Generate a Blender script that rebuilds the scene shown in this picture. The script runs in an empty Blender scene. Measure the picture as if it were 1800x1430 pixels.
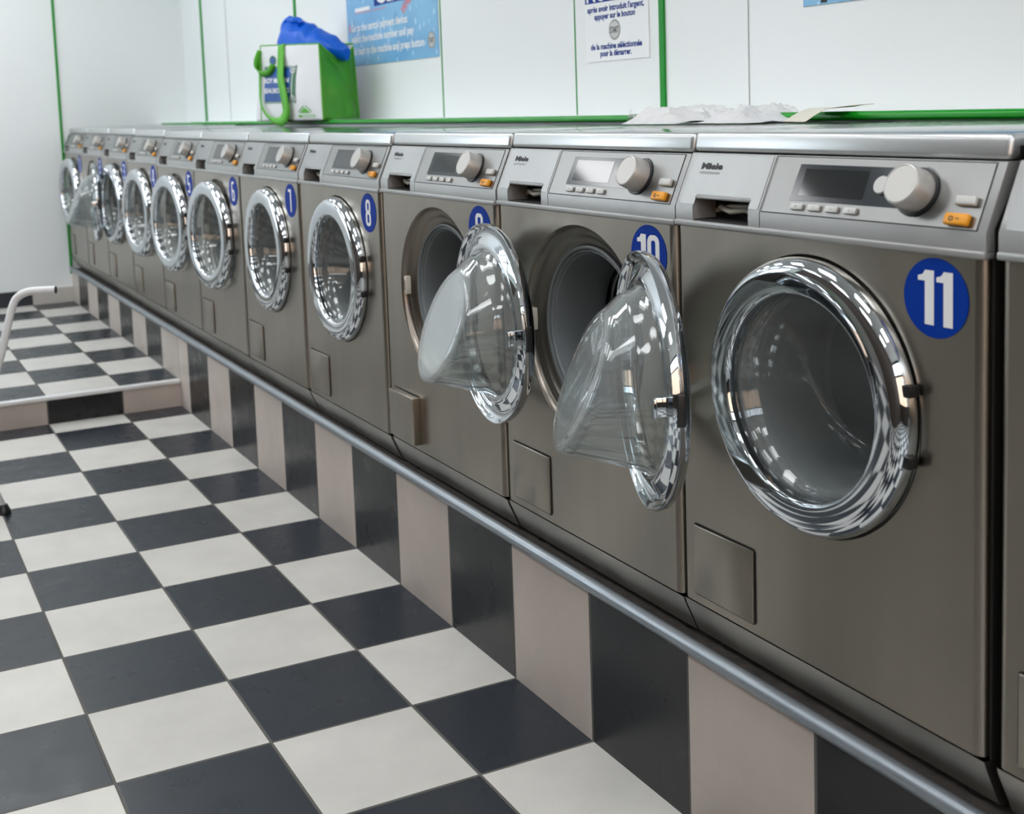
import bpy, bmesh, math, random
from mathutils import Vector, Matrix, noise
random.seed(7)
PI = math.pi
scene = bpy.context.scene
col = scene.collection

# ------------------------------------------------------------------ camera
cam = bpy.data.cameras.new('camera'); camo = bpy.data.objects.new('camera', cam); col.objects.link(camo)
RT = Vector((0.42223748, 0.90554140, -0.04135557))
UP = Vector((-0.07751518, 0.08152347, 0.99365252))
FW = Vector((-0.90316494, 0.41635165, -0.10461547))
camo.matrix_world = Matrix(((RT.x, UP.x, -FW.x, 1.633165), (RT.y, UP.y, -FW.y, -1.20134),
                            (RT.z, UP.z, -FW.z, 1.219176), (0, 0, 0, 1)))
cam.sensor_width = 36.0; cam.sensor_fit = 'HORIZONTAL'
cam.lens = 2183.87 / 1800 * 36
cam.shift_x = (900 - 741.51) / 1800
cam.shift_y = (411.68 - 715) / 1800
cam.clip_start = 0.05
cam.dof.use_dof = True; cam.dof.focus_distance = 2.25; cam.dof.aperture_fstop = 6.3
scene.camera = camo

# ------------------------------------------------------------------ world, exposure
scene.view_settings.view_transform = 'Standard'; scene.view_settings.look = 'None'
scene.view_settings.gamma = 1; scene.view_settings.use_curve_mapping = False
scene.view_settings.exposure = 0.0
w = bpy.data.worlds.new('world'); scene.world = w; w.use_nodes = True
wn = w.node_tree.nodes; wl = w.node_tree.links
wn['Background'].inputs[0].default_value = (0.82, 0.92, 1.0, 1); wn['Background'].inputs[1].default_value = 6.5
cy = scene.cycles
cy.use_denoising = True; cy.max_bounces = 10; cy.glossy_bounces = 6; cy.transmission_bounces = 8
cy.transparent_max_bounces = 16; cy.diffuse_bounces = 4; cy.sample_clamp_indirect = 6; cy.caustics_reflective = False
cy.caustics_refractive = False
LAMP = 9.6            # strength of the ceiling panels

# daylight portals in the shop front openings (right end of the room, behind the camera)
def portal(name, loc, sx, sy, rot):
    l = bpy.data.lights.new(name, 'AREA'); l.shape = 'RECTANGLE'; l.size = sx; l.size_y = sy
    l.cycles.is_portal = True
    o = bpy.data.objects.new(name, l); o.location = loc; o.rotation_euler = rot; col.objects.link(o)

# ------------------------------------------------------------------ node helpers / materials
def mat(name, base=(.8, .8, .8), rough=.5, metal=0., spec=.5, **kw):
    m = bpy.data.materials.new(name); m.use_nodes = True
    b = m.node_tree.nodes['Principled BSDF']
    b.inputs['Base Color'].default_value = (*base, 1); b.inputs['Roughness'].default_value = rough
    b.inputs['Metallic'].default_value = metal; b.inputs['Specular IOR Level'].default_value = spec
    for k, v in kw.items(): b.inputs[k].default_value = v
    return m

class NT:
    def __init__(s, m): s.t = m.node_tree; s.n = s.t.nodes; s.l = s.t.links; s.b = s.n['Principled BSDF']
    def put(s, sock, v):
        if hasattr(v, 'is_output'): s.l.new(v, sock)
        elif isinstance(v, (tuple, list)): sock.default_value = v
        else: sock.default_value = v
    def math(s, op, a, b=0., c=0.):
        n = s.n.new('ShaderNodeMath'); n.operation = op
        for i, v in enumerate((a, b, c)): s.put(n.inputs[i], v)
        return n.outputs[0]
    def pos(s):
        return s.n.new('ShaderNodeNewGeometry').outputs['Position']
    def objpos(s): return s.n.new('ShaderNodeTexCoord').outputs['Object']
    def xyz(s, v):
        n = s.n.new('ShaderNodeSeparateXYZ'); s.l.new(v, n.inputs[0]); return n.outputs
    def scale(s, v, sc):
        n = s.n.new('ShaderNodeMapping'); s.l.new(v, n.inputs[0]); n.inputs['Scale'].default_value = sc; return n.outputs[0]
    def noise(s, v, sc, det=3, rough=.55):
        n = s.n.new('ShaderNodeTexNoise'); s.l.new(v, n.inputs['Vector']); n.inputs['Scale'].default_value = sc
        n.inputs['Detail'].default_value = det; n.inputs['Roughness'].default_value = rough; return n.outputs['Fac']
    def maprange(s, v, a, b, c, d):
        n = s.n.new('ShaderNodeMapRange'); s.put(n.inputs[0], v)
        for i, q in enumerate((a, b, c, d)): n.inputs[i + 1].default_value = q
        return n.outputs[0]
    def mix(s, f, a, b):
        n = s.n.new('ShaderNodeMix'); n.data_type = 'RGBA'; s.put(n.inputs[0], f)
        s.put(n.inputs[6], a if not isinstance(a, tuple) else (*a, 1)); s.put(n.inputs[7], b if not isinstance(b, tuple) else (*b, 1))
        return n.outputs[2]
    def bump(s, h, strength=.1, dist=.002):
        n = s.n.new('ShaderNodeBump'); n.inputs['Strength'].default_value = strength; n.inputs['Distance'].default_value = dist
        s.l.new(h, n.inputs['Height']); s.l.new(n.outputs[0], s.b.inputs['Normal'])

def steel(name, base, rough, aniso, streak=.05):
    m = mat(name, base, rough, 1.0); t = NT(m)
    p = t.pos()
    v = t.noise(t.scale(p, (13, 13, .9)), 1.0, 2)          # vertical drip streaks and dullness
    g = t.noise(p, 3.0, 3)
    r = t.maprange(v, .3, .7, rough - streak, rough + streak)
    t.l.new(r, t.b.inputs['Roughness'])
    k = t.math('MULTIPLY', t.maprange(v, .25, .75, .93, 1.05), t.maprange(g, .3, .7, .94, 1.04))
    mx = t.n.new('ShaderNodeVectorMath'); mx.operation = 'SCALE'; mx.inputs[0].default_value = base
    t.l.new(k, mx.inputs[3]); t.l.new(mx.outputs[0], t.b.inputs['Base Color'])
    t.b.inputs['Anisotropic'].default_value = aniso
    c = t.n.new('ShaderNodeCombineXYZ'); c.inputs[2].default_value = 1.0
    t.l.new(c.outputs[0], t.b.inputs['Tangent'])
    return m

def glass_mat(name, tint, haze, rough=.02):
    m = bpy.data.materials.new(name); m.use_nodes = True; t = m.node_tree; n = t.nodes
    n.remove(n['Principled BSDF'])
    tr = n.new('ShaderNodeBsdfTransparent'); tr.inputs[0].default_value = (*tint, 1)
    gl = n.new('ShaderNodeBsdfGlossy'); gl.inputs['Roughness'].default_value = rough; gl.inputs[0].default_value = (1, 1, 1, 1)
    lw = n.new('ShaderNodeLayerWeight'); lw.inputs[0].default_value = .5
    pw = n.new('ShaderNodeMath'); pw.operation = 'POWER'; pw.inputs[1].default_value = 4.0; t.links.new(lw.outputs['Facing'], pw.inputs[0])
    fr = n.new('ShaderNodeMath'); fr.operation = 'MULTIPLY_ADD'; fr.inputs[1].default_value = .80; fr.inputs[2].default_value = .045; t.links.new(pw.outputs[0], fr.inputs[0])
    df = n.new('ShaderNodeBsdfDiffuse'); df.inputs[0].default_value = (.8, .85, .86, 1)
    m1 = n.new('ShaderNodeMixShader'); m1.inputs[0].default_value = haze
    t.links.new(tr.outputs[0], m1.inputs[1]); t.links.new(df.outputs[0], m1.inputs[2])
    m2 = n.new('ShaderNodeMixShader')
    t.links.new(fr.outputs[0], m2.inputs[0]); t.links.new(m1.outputs[0], m2.inputs[1]); t.links.new(gl.outputs[0], m2.inputs[2])
    t.links.new(m2.outputs[0], n['Material Output'].inputs[0])
    return m

def emit(name, colr, s):
    m = bpy.data.materials.new(name); m.use_nodes = True; t = m.node_tree; n = t.nodes
    n.remove(n['Principled BSDF']); e = n.new('ShaderNodeEmission'); e.inputs[0].default_value = (*colr, 1); e.inputs[1].default_value = s
    t.links.new(e.outputs[0], n['Material Output'].inputs[0]); return m

def tile_mat(name, ax, x0, ay, y0, odd, light, dark, rough=(.38, .30), onlyx=False, grout=(.105, .10, .09), gw=.0028, step=.3):
    """square tiles of two colours in world axes ax / ay, lines at x0 + k*step and y0 + k*step"""
    m = mat(name, spec=.38); t = NT(m); p = t.pos(); c = t.xyz(p)
    u = t.math('DIVIDE', t.math('SUBTRACT', c[ax], x0), step); iu = t.math('FLOOR', u); fu = t.math('SUBTRACT', u, iu)
    if onlyx:
        s = iu; edge = t.math('MINIMUM', fu, t.math('SUBTRACT', 1., fu))
        idx = iu
    else:
        v = t.math('DIVIDE', t.math('SUBTRACT', c[ay], y0), step); iv = t.math('FLOOR', v); fv = t.math('SUBTRACT', v, iv)
        s = t.math('ADD', iu, iv)
        edge = t.math('MINIMUM', t.math('MINIMUM', fu, t.math('SUBTRACT', 1., fu)), t.math('MINIMUM', fv, t.math('SUBTRACT', 1., fv)))
        idx = t.math('ADD', t.math('MULTIPLY', iu, 7.13), t.math('MULTIPLY', iv, 3.71))
    par = t.math('FLOORED_MODULO', t.math('ADD', s, float(odd)), 2.)
    isd = t.math('GREATER_THAN', par, .5)
    wn_ = t.n.new('ShaderNodeTexWhiteNoise'); wn_.noise_dimensions = '1D'; t.l.new(idx, wn_.inputs['W'])
    per = t.maprange(wn_.outputs[0], 0, 1, .92, 1.06)
    blot = t.maprange(t.noise(p, 5., 5, .6), .3, .7, .90, 1.06)
    spk = t.maprange(t.noise(p, 900., 2), .35, .65, .90, 1.10)
    spd = t.maprange(t.noise(p, 900., 1), .66, .74, 1., 1.2)
    L = t.mix(1., light, light); base = t.mix(isd, light, dark)
    k = t.math('MULTIPLY', per, t.math('MULTIPLY', blot, t.math('ADD', t.math('MULTIPLY', isd, spd), t.math('MULTIPLY', t.math('SUBTRACT', 1., isd), spk))))
    sc = t.n.new('ShaderNodeVectorMath'); sc.operation = 'SCALE'; t.l.new(base, sc.inputs[0]); t.l.new(k, sc.inputs[3])
    g = t.math('LESS_THAN', edge, gw / step)
    fin = t.mix(g, sc.outputs[0], grout); t.l.new(fin, t.b.inputs['Base Color'])
    rr = t.math('ADD', t.maprange(isd, 0, 1, rough[0], rough[1]), t.maprange(t.noise(p, 14., 3), .3, .7, -.05, .06))
    rr = t.math('MAXIMUM', rr, t.math('MULTIPLY', g, .8)); t.l.new(rr, t.b.inputs['Roughness'])
    t.bump(t.maprange(edge, 0., gw * 1.6 / step, 0., 1.), .35, .0015)
    return m

LT, DK = (.62, .60, .56), (.0165, .0210, .0295)
M = {}
M['floor'] = tile_mat('floor_tiles', 0, -.2901, 1, -.2427, 0, LT, DK)
M['floor_up'] = tile_mat('raised_floor_tiles', 0, -3.440, 1, -.2427, 0, LT, DK)
M['plinth'] = tile_mat('plinth_tiles', 0, -.2901, 2, 0, 1, (.55, .475, .425), (.014, .014, .0155), (.45, .30), True)
M['plinth_up'] = tile_mat('raised_plinth_tiles', 0, -3.4565, 2, 0, 1, (.55, .485, .435), (.014, .014, .0155), (.45, .30), True)
M['riser'] = tile_mat('riser_tiles', 1, -.2427, 2, 0, 0, (.52, .455, .41), (.014, .014, .0155), (.45, .30), True)
M['skirt'] = tile_mat('skirting_tiles', 1, -.2427, 2, 0, 0, (.55, .52, .48), (.03, .035, .045), (.40, .30), True)
M['wall'] = mat('white_wall_panel', (.80, .83, .83), .32, 0, .5)
t = NT(M['wall']); t.l.new(t.maprange(t.noise(t.pos(), 1.3, 3), .3, .7, .28, .40), t.b.inputs['Roughness'])
M['ceiling'] = mat('ceiling_white', (.82, .82, .80), .8)
M['green'] = mat('green_plastic', (.006, .25, .022), .35, 0, .2)
M['greenrail'] = mat('green_rail_plastic', (.004, .31, .010), .25, 0, .35)
M['seam'] = mat('seam_shadow_line', (.22, .26, .22), .7)
M['seamgrey'] = mat('seam_grey_line', (.42, .44, .44), .7)
M['dado'] = mat('grey_beige_wall_base', (.26, .25, .235), .5)
M['brown'] = mat('brown_wood_panel', (.12, .08, .055), .5)
t = NT(M['brown']); t.l.new(t.mix(t.noise(t.scale(t.pos(), (6, 6, .7)), 1.5, 5), (.030, .021, .015), (.075, .052, .038)), t.b.inputs['Base Color'])
M['facade'] = mat('sunlit_facade', (.62, .40, .27), .9)
M['street'] = mat('street_paving', (.35, .33, .31), .9)
M['frame'] = mat('dark_window_frame', (.03, .03, .03), .4)
M['lamp'] = emit('ceiling_panel_light', (.97, .985, 1.0), LAMP)
M['lampframe'] = mat('lamp_frame_white', (.8, .8, .8), .4)
M['alu'] = mat('white_step_edge', (.78, .79, .79), .35, 0.)
M['railgrey'] = mat('grey_metal_rail', (.30, .33, .36), .34, .7)
t = NT(M['railgrey']); t.l.new(t.maprange(t.noise(t.pos(), 9., 2), .35, .7, .30, .40), t.b.inputs['Roughness'])
M['ledge'] = mat('dirty_ledge', (.06, .05, .045), .8)
t = NT(M['ledge']); t.l.new(t.mix(t.noise(t.pos(), 40., 5), (.02, .018, .016), (.15, .125, .11)), t.b.inputs['Base Color'])
M['steel'] = steel('brushed_steel_panel', (.325, .293, .250), .30, .60, .012)
M['steelkick'] = steel('brushed_steel_kick', (.44, .41, .365), .38, .3)
M['plate'] = steel('brushed_steel_plate', (.30, .30, .295), .34, .3, .03)
M['drawerplate'] = steel('light_steel_plate', (.37, .375, .375), .38, .3, .03)
M['recess'] = steel('pressed_steel_recess', (.24, .21, .18), .30, .0, .03)
M['silver'] = mat('silver_grey_plastic', (.355, .36, .355), .36, .35)
t = NT(M['silver']); t.l.new(t.maprange(t.noise(t.pos(), 60., 3), .3, .7, .32, .42), t.b.inputs['Roughness'])
M['lid'] = mat('satin_steel_lid', (.56, .575, .575), .30, .75)
M['lidtop'] = mat('glossy_steel_lid_top', (.54, .56, .56), .13, 1.0)
t = NT(M['lidtop']); t.l.new(t.maprange(t.noise(t.pos(), 120., 3), .35, .7, .08, .22), t.b.inputs['Roughness'])
M['cab'] = mat('dark_cabinet_side', (.035, .032, .03), .5, .4)
M['chrome'] = mat('polished_chrome', (.61, .64, .67), .04, 1.0)
M['glass'] = glass_mat('door_glass', (.78, .81, .81), .11)
M['frost'] = glass_mat('hazy_glass', (.86, .89, .90), .22, .10)
M['rubber'] = mat('grey_rubber_gasket', (.155, .172, .183), .42)
M['black'] = mat('black_plastic', (.012, .012, .013), .35)
M['gap'] = mat('dark_gap', (.008, .008, .008), .7)
M['drum'] = steel('drum_steel', (.18, .18, .18), .30, .0, .05)
t = NT(M['drum'])
M['display'] = mat('dark_display_glass', (.016, .022, .028), .12, 0, .5)
M['screen'] = mat('display_screen', (.009, .011, .012), .07, 0, .6)
M['knob'] = mat('satin_silver_knob', (.47, .46, .44), .36, .5)
M['button'] = mat('light_grey_button', (.52, .52, .50), .38, .2)
M['print'] = mat('dark_print', (.02, .02, .022), .6)
M['printgrey'] = mat('grey_print', (.30, .30, .30), .6)
M['slot'] = mat('shadowed_cream_slot', (.22, .20, .17), .6)
M['orange'] = mat('orange_plastic', (.80, .33, .015), .35)
M['cream'] = mat('cream_plastic', (.62, .58, .50), .45)
M['sticker'] = mat('blue_sticker', (.0, .033, .29), .55, 0, .12)
M['white'] = mat('white_sticker_print', (.80, .81, .82), .45)
M['blueprint'] = mat('blue_print', (.006, .040, .26), .6, 0, .2)
M['redprint'] = mat('red_print', (.75, .12, .12), .5)
M['whitecoat'] = mat('white_coated_tube', (.74, .75, .76), .30)
M['sleeve'] = mat('grey_sleeve', (.45, .45, .44), .7)
# poster with water drops
M['poster'] = mat('blue_drop_poster', (.2, .45, .7), .4); t = NT(M['poster'])
p = t.pos(); c = t.xyz(p)
vv = t.n.new('ShaderNodeTexVoronoi'); t.l.new(t.scale(p, (1, .01, .55)), vv.inputs['Vector']); vv.inputs['Scale'].default_value = 30.
drop = t.math('LESS_THAN', vv.outputs['Distance'], .21)
v2 = t.n.new('ShaderNodeTexVoronoi'); t.l.new(t.scale(p, (1, .01, .7)), v2.inputs['Vector']); v2.inputs['Scale'].default_value = 11.
big = t.maprange(v2.outputs['Distance'], .16, .30, 1., 0.)
base = t.mix(t.maprange(t.noise(t.scale(p, (2, .1, 3)), 2., 3), .3, .7, 0., 1.), (.145, .38, .64), (.22, .50, .74))
base = t.mix(t.math('MULTIPLY', big, .35), base, (.06, .22, .45)); base = t.mix(t.math('MULTIPLY', drop, .6), base, (.62, .78, .90))
t.l.new(base, t.b.inputs['Base Color'])
M['poster2'] = mat('white_poster', (.84, .86, .87), .4)
M['bagwhite'] = mat('woven_white_plastic', (.74, .75, .77), .45)
t = NT(M['bagwhite']); wv = t.noise(t.scale(t.pos(), (220, 220, 220)), 1., 2); t.bump(wv, .15, .001)
M['baggreen'] = mat('green_bag_plastic', (.045, .30, .012), .32)
M['strap'] = mat('green_webbing', (.09, .43, .02), .5)
M['bluebag'] = mat('blue_bag_plastic', (.0, .105, .60), .42, 0, .25)
M['baglogo'] = mat('bag_blue_print', (.006, .075, .32), .4)
M['bagdk'] = mat('bag_dark_green_print', (.02, .14, .05), .45)
M['paper'] = mat('cream_paper', (.74, .70, .60), .7)
m = bpy.data.materials.new('thin_white_film'); m.use_nodes = True; n_ = m.node_tree.nodes; b_ = n_['Principled BSDF']
b_.inputs['Base Color'].default_value = (.96, .96, .97, 1); b_.inputs['Roughness'].default_value = .35
trn = n_.new('ShaderNodeBsdfTransparent'); tl = n_.new('ShaderNodeBsdfTranslucent'); tl.inputs[0].default_value = (.9, .9, .92, 1)
mx1 = n_.new('ShaderNodeMixShader'); mx1.inputs[0].default_value = .15; mx2 = n_.new('ShaderNodeMixShader'); mx2.inputs[0].default_value = .07
L_ = m.node_tree.links; L_.new(b_.outputs[0], mx1.inputs[1]); L_.new(tl.outputs[0], mx1.inputs[2]); L_.new(mx1.outputs[0], mx2.inputs[1]); L_.new(trn.outputs[0], mx2.inputs[2])
L_.new(mx2.outputs[0], n_['Material Output'].inputs[0]); M['film'] = m
m2 = glass_mat('clear_film', (.95, .96, .96), .18, .12); M['clear'] = m2

# ------------------------------------------------------------------ mesh helpers
def link(name, me, m=None, parent=None, smooth=None, loc=None):
    if m is not None:
        for q in (m if isinstance(m, (list, tuple)) else [m]): me.materials.append(q)
    if smooth is not None:
        for pgn in me.polygons: pgn.use_smooth = True
        if smooth < 180: me.set_sharp_from_angle(angle=math.radians(smooth))
    o = bpy.data.objects.new(name, me); col.objects.link(o)
    if parent is not None: o.parent = parent
    if loc is not None: o.location = loc
    return o

class MB:
    def __init__(s): s.v = []; s.f = []; s.mi = []; s.cur = 0
    def add(s, vs, fs):
        b = len(s.v); s.v += [tuple(q) for q in vs]
        for f in fs: s.f.append(tuple(b + i for i in f)); s.mi.append(s.cur)
        return s
    def box(s, x0, x1, y0, y1, z0, z1):
        vs = [(x, y, z) for x in (x0, x1) for y in (y0, y1) for z in (z0, z1)]
        return s.add(vs, [(0, 1, 3, 2), (4, 6, 7, 5), (0, 4, 5, 1), (2, 3, 7, 6), (0, 2, 6, 4), (1, 5, 7, 3)])
    def bevbox(s, x0, x1, y0, y1, z0, z1, r, seg=2, xf=None):
        bm = bmesh.new(); bmesh.ops.create_cube(bm, size=1)
        for q in bm.verts: q.co = Vector(((x0 + x1) / 2 + q.co.x * (x1 - x0), (y0 + y1) / 2 + q.co.y * (y1 - y0), (z0 + z1) / 2 + q.co.z * (z1 - z0)))
        bmesh.ops.bevel(bm, geom=bm.edges[:] , offset=r, segments=seg, affect='EDGES', profile=.5)
        s.frombm(bm, xf); return s
    def frombm(s, bm, xf=None):
        bm.verts.index_update()
        s.add([(xf(q.co) if xf else q.co) for q in bm.verts], [[q.index for q in f.verts] for f in bm.faces]); bm.free()
    def lathe(s, prof, c=(0, 0, 0), axis='y', n=64, closed=False, a0=0., a1=2 * PI, cap0=False, cap1=False):
        vs = []; full = abs(a1 - a0 - 2 * PI) < 1e-6; k = n if full else n + 1
        for r, h in prof:
            for i in range(k):
                a = a0 + (a1 - a0) * i / n; u, q = r * math.cos(a), r * math.sin(a)
                vs.append({'y': (c[0] + u, c[1] + h, c[2] + q), 'x': (c[0] + h, c[1] + u, c[2] + q), 'z': (c[0] + u, c[1] + q, c[2] + h)}[axis])
        fs = []; m_ = len(prof)
        for j in range(m_ if closed else m_ - 1):
            j2 = (j + 1) % m_
            for i in range(n):
                i2 = (i + 1) % k
                fs.append((j * k + i, j * k + i2, j2 * k + i2, j2 * k + i))
        if cap0: fs.append(tuple(range(k)))
        if cap1: fs.append(tuple((m_ - 1) * k + i for i in range(k)))
        return s.add(vs, fs)
    def tube(s, pts, r, n=12, cap=True):
        pts = [Vector(q) for q in pts]; vs = []; up = Vector((.123, .37, .92)).normalized(); prev = None
        for i, q in enumerate(pts):
            d = (pts[min(i + 1, len(pts) - 1)] - pts[max(i - 1, 0)]).normalized()
            a = d.cross(up if prev is None else prev.cross(d)).normalized() if prev is None else (prev - d * prev.dot(d)).normalized()
            prev = a; b = d.cross(a); rr = r[i] if isinstance(r, (list, tuple)) else r
            for k in range(n): vs.append(q + a * (rr * math.cos(2 * PI * k / n)) + b * (rr * math.sin(2 * PI * k / n)))
        fs = [(j * n + i, j * n + (i + 1) % n, (j + 1) * n + (i + 1) % n, (j + 1) * n + i) for j in range(len(pts) - 1) for i in range(n)]
        if cap: fs += [tuple(range(n))[::-1], tuple((len(pts) - 1) * n + i for i in range(n))]
        return s.add(vs, fs)
    def mesh(s, name, fix=True, xf=None):
        me = bpy.data.meshes.new(name); me.from_pydata([xf(Vector(q)) if xf else q for q in s.v], [], s.f)
        if any(s.mi): me.polygons.foreach_set('material_index', s.mi)
        if fix:
            bm = bmesh.new(); bm.from_mesh(me); bmesh.ops.recalc_face_normals(bm, faces=bm.faces[:]); bm.to_mesh(me); bm.free()
        me.update(); return me
    def obj(s, name, m, parent=None, smooth=None, loc=None, fix=True, xf=None):
        return link(name, s.mesh(name, fix, xf), m, parent, smooth, loc)

def spline(pts, n=8):
    pts = [Vector(q) for q in pts]; P_ = [pts[0] * 2 - pts[1]] + pts + [pts[-1] * 2 - pts[-2]]; out = []
    for i in range(1, len(P_) - 2):
        for k in range(n):
            t_ = k / n; a, b, c_, d = P_[i - 1:i + 3]
            out.append(.5 * ((2 * b) + (c_ - a) * t_ + (2 * a - 5 * b + 4 * c_ - d) * t_ * t_ + (3 * b - a - 3 * c_ + d) * t_ ** 3))
    out.append(pts[-1]); return out

def tag(o, label, cat, group=None, kind=None):
    o['label'] = label; o['category'] = cat
    if group: o['group'] = group
    if kind: o['kind'] = kind
    return o
def struct(o): o['kind'] = 'structure'; return o
def empty(name, loc, label, cat, group=None, rz=0.):
    o = bpy.data.objects.new(name, None); o.empty_display_size = .1; o.location = loc; o.rotation_euler = (0, 0, rz); col.objects.link(o)
    return tag(o, label, cat, group)

def text_mesh(s, size, xscale=1., offset=0., align='LEFT', extrude=0., spacing=1.):
    """flat lettering in the XY plane, baseline at y = 0"""
    cu = bpy.data.curves.new('lettering', 'FONT'); cu.body = s; cu.size = size; cu.offset = offset * size; cu.align_x = align
    cu.extrude = extrude; cu.resolution_u = 3; cu.space_character = spacing
    o = bpy.data.objects.new('lettering_source', cu); col.objects.link(o)
    dg = bpy.context.evaluated_depsgraph_get(); dg.update()
    me = bpy.data.meshes.new_from_object(o.evaluated_get(dg))
    vs = [(q.co.x * xscale, q.co.y, q.co.z) for q in me.vertices]; fs = [tuple(p_.vertices) for p_ in me.polygons]
    bpy.data.objects.remove(o); bpy.data.curves.remove(cu); bpy.data.meshes.remove(me)
    return vs, fs
def fit_text(mb, s, x0, x1, z, h, plane, offset=.0, cap=.72):
    """lettering squeezed between x0 and x1 with its baseline at z and letters h high; plane maps (x, z) to a point"""
    vs, fs = text_mesh(s, h / cap, 1., offset)
    if not vs: return
    a = min(v[0] for v in vs); b = max(v[0] for v in vs); k = (x1 - x0) / (b - a)
    mb.add([plane(x0 + (v[0] - a) * k, z + v[1]) for v in vs], fs)

# ------------------------------------------------------------------ the room
XL, XR, YB, YF, ZC = -6.08, 3.6, .77, -3.0, 2.75
XS, ZU = -3.455, .110
B0 = .308                                      # top of the plinth on which the machines stand
struct(MB().box(XS, XR, YF, 0, -.05, 0).obj('floor', M['floor']))
struct(MB().box(XL, XS - .002, YF, 0, -.05, ZU).obj('floor_raised', [M['floor_up']]))
struct(MB().box(XS - .0018, XS + .006, YF, -.0005, 0, ZU - .012).obj('trim_1', M['riser']))
mb = MB(); mb.bevbox(XS - .022, XS + .013, YF, -.0008, ZU - .012, ZU + .0035, .003); struct(mb.obj('trim_2', M['alu'], smooth=40))
# tiled plinth below the machines, its top ledge and the round metal edge
struct(MB().box(XS, XR, 0, .6, -.02, B0 - .006).obj('trim_3', M['plinth']))
struct(MB().box(XL, XS, 0, .6, -.02, B0 - .006).obj('trim_4', M['plinth_up']))
struct(MB().box(XL, XR, .004, .6, B0 - .006, B0).obj('trim_5', M['ledge']))
struct(MB().tube([(XL, -.001, B0 + .003), (XR, -.001, B0 + .003)], .0135, 20).obj('trim_6', M['railgrey'], smooth=60))
# walls
struct(MB().box(XL, XR, YB, YB + .1, 0, ZC).obj('wall_back', M['wall']))
struct(MB().box(XL - .1, XL, YF, YB + .1, 0, ZC).obj('wall_left', M['wall']))
struct(MB().box(XL, XR, .565, YB, .3, 1.166).obj('trim_7', M['wall']))     # boxed ledge behind the machines
struct(MB().box(XL, XL + .010, YF, -.001, ZU, ZU + .092).obj('baseboard_left', M['skirt']))
struct(MB().box(XL, XL + .007, -.010, .004, .28, ZC).obj('trim_8', M['green']))
k = 9
for x, wd, mt in ((-1.082, .021, 'green'), (-3.956, .024, 'green'), (-5.613, .030, 'green'), (-1.512, .0045, 'green'), (-2.408, .007, 'green'),
                  (-.742, .003, 'seamgrey'), (-5.108, .008, 'seamgrey'), (.9, .02, 'green')):
    struct(MB().box(x - wd / 2, x + wd / 2, YB - (.006 if wd > .015 else .0015), YB + .01, 1.1661, ZC).obj('trim_%d' % k, M[mt])); k += 1
for x0, x1, r in ((-5.85, -5.15, .006), (-5.15, -3.05, .0085), (-3.05, -1.62, .0085), (-1.62, -.925, .0088), (-.90, XR, .0092)):
    struct(MB().tube([(x0, .556, 1.1612), (x1 - .002, .556, 1.1612)], r, 16).obj('trim_%d' % k, M['greenrail'], smooth=60)); k += 1
# opposite side and ceiling, seen in the reflections
WX = (-5.75, -3.35)                              # far shop window in the opposite wall
wf = MB()
wf.box(XL, WX[0], YF - .1, YF, 1.15, ZC); wf.box(WX[0], WX[1], YF - .1, YF, 2.4, ZC); wf.box(WX[1], -2.9, YF - .1, YF, 1.15, ZC)
struct(wf.obj('wall_front', M['wall']))
db = MB(); db.box(-1.6, XR, YF - .1, YF + .02, 0, 1.15); db.box(-2.9, XR, YF - .1, YF, 1.15, ZC); struct(db.obj('trim_%d' % k, M['brown'])); k += 1
struct(MB().box(XL, -1.6, YF - .1, YF + .02, 0, 1.15).obj('trim_%d' % k, M['dado'])); k += 1
for x in (-5.0, -3.8, -2.6): struct(MB().box(x, x + .03, YF + .02, YF + .024, 0, 1.15).obj('trim_%d' % k, M['green'])); k += 1
fr = MB()
for x in (WX[0], -4.95, -4.15, WX[1]): fr.box(x - .03, x + .03, YF - .08, YF - .02, 1.15, 2.4)
for z in (1.18, 1.78, 2.37): fr.box(WX[0], WX[1], YF - .079, YF - .021, z - .03, z + .03)
struct(fr.obj('window_2', M['frame']))
portal('daylight_portal', ((WX[0] + WX[1]) / 2, YF - .12, 1.775), WX[1] - WX[0], 1.25, (PI / 2, 0, 0))
for x in (-3.15, -2.93):
    struct(MB().box(x, x + .03, YF, YF + .006, 1.15, ZC).obj('trim_%d' % k, M['green'])); k += 1
struct(MB().box(XL - .1, XR + .1, YF - .1, YB + .1, ZC, ZC + .1).obj('ceiling', M['ceiling']))
# shop front at the right end
fr = MB()
for y in (YF, -2.05, -1.10, -.15, YB): fr.box(XR, XR + .08, y - .04, y + .04, 0, ZC)
for z in (.05, .75, 2.05, ZC - .05): fr.box(XR + .001, XR + .079, YF, YB, z - .04, z + .04)
struct(fr.obj('window_1', M['frame']))
struct(MB().box(XR + .02, XR + .06, YF, YB, 0, .75).obj('wall_right', M['brown']))
portal('daylight_portal', (XR + .1, (YF + YB) / 2, 1.75), YB - YF, 2.0, (0, PI / 2, 0))
struct(MB().box(XR + 9, XR + 9.3, -14, 10, -.1, 5.5).obj('wall_across_street', M['facade']))
struct(MB().box(XR + .1, XR + 9, -14, 10, -.15, -.02).obj('ground_street', M['street']))
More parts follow.
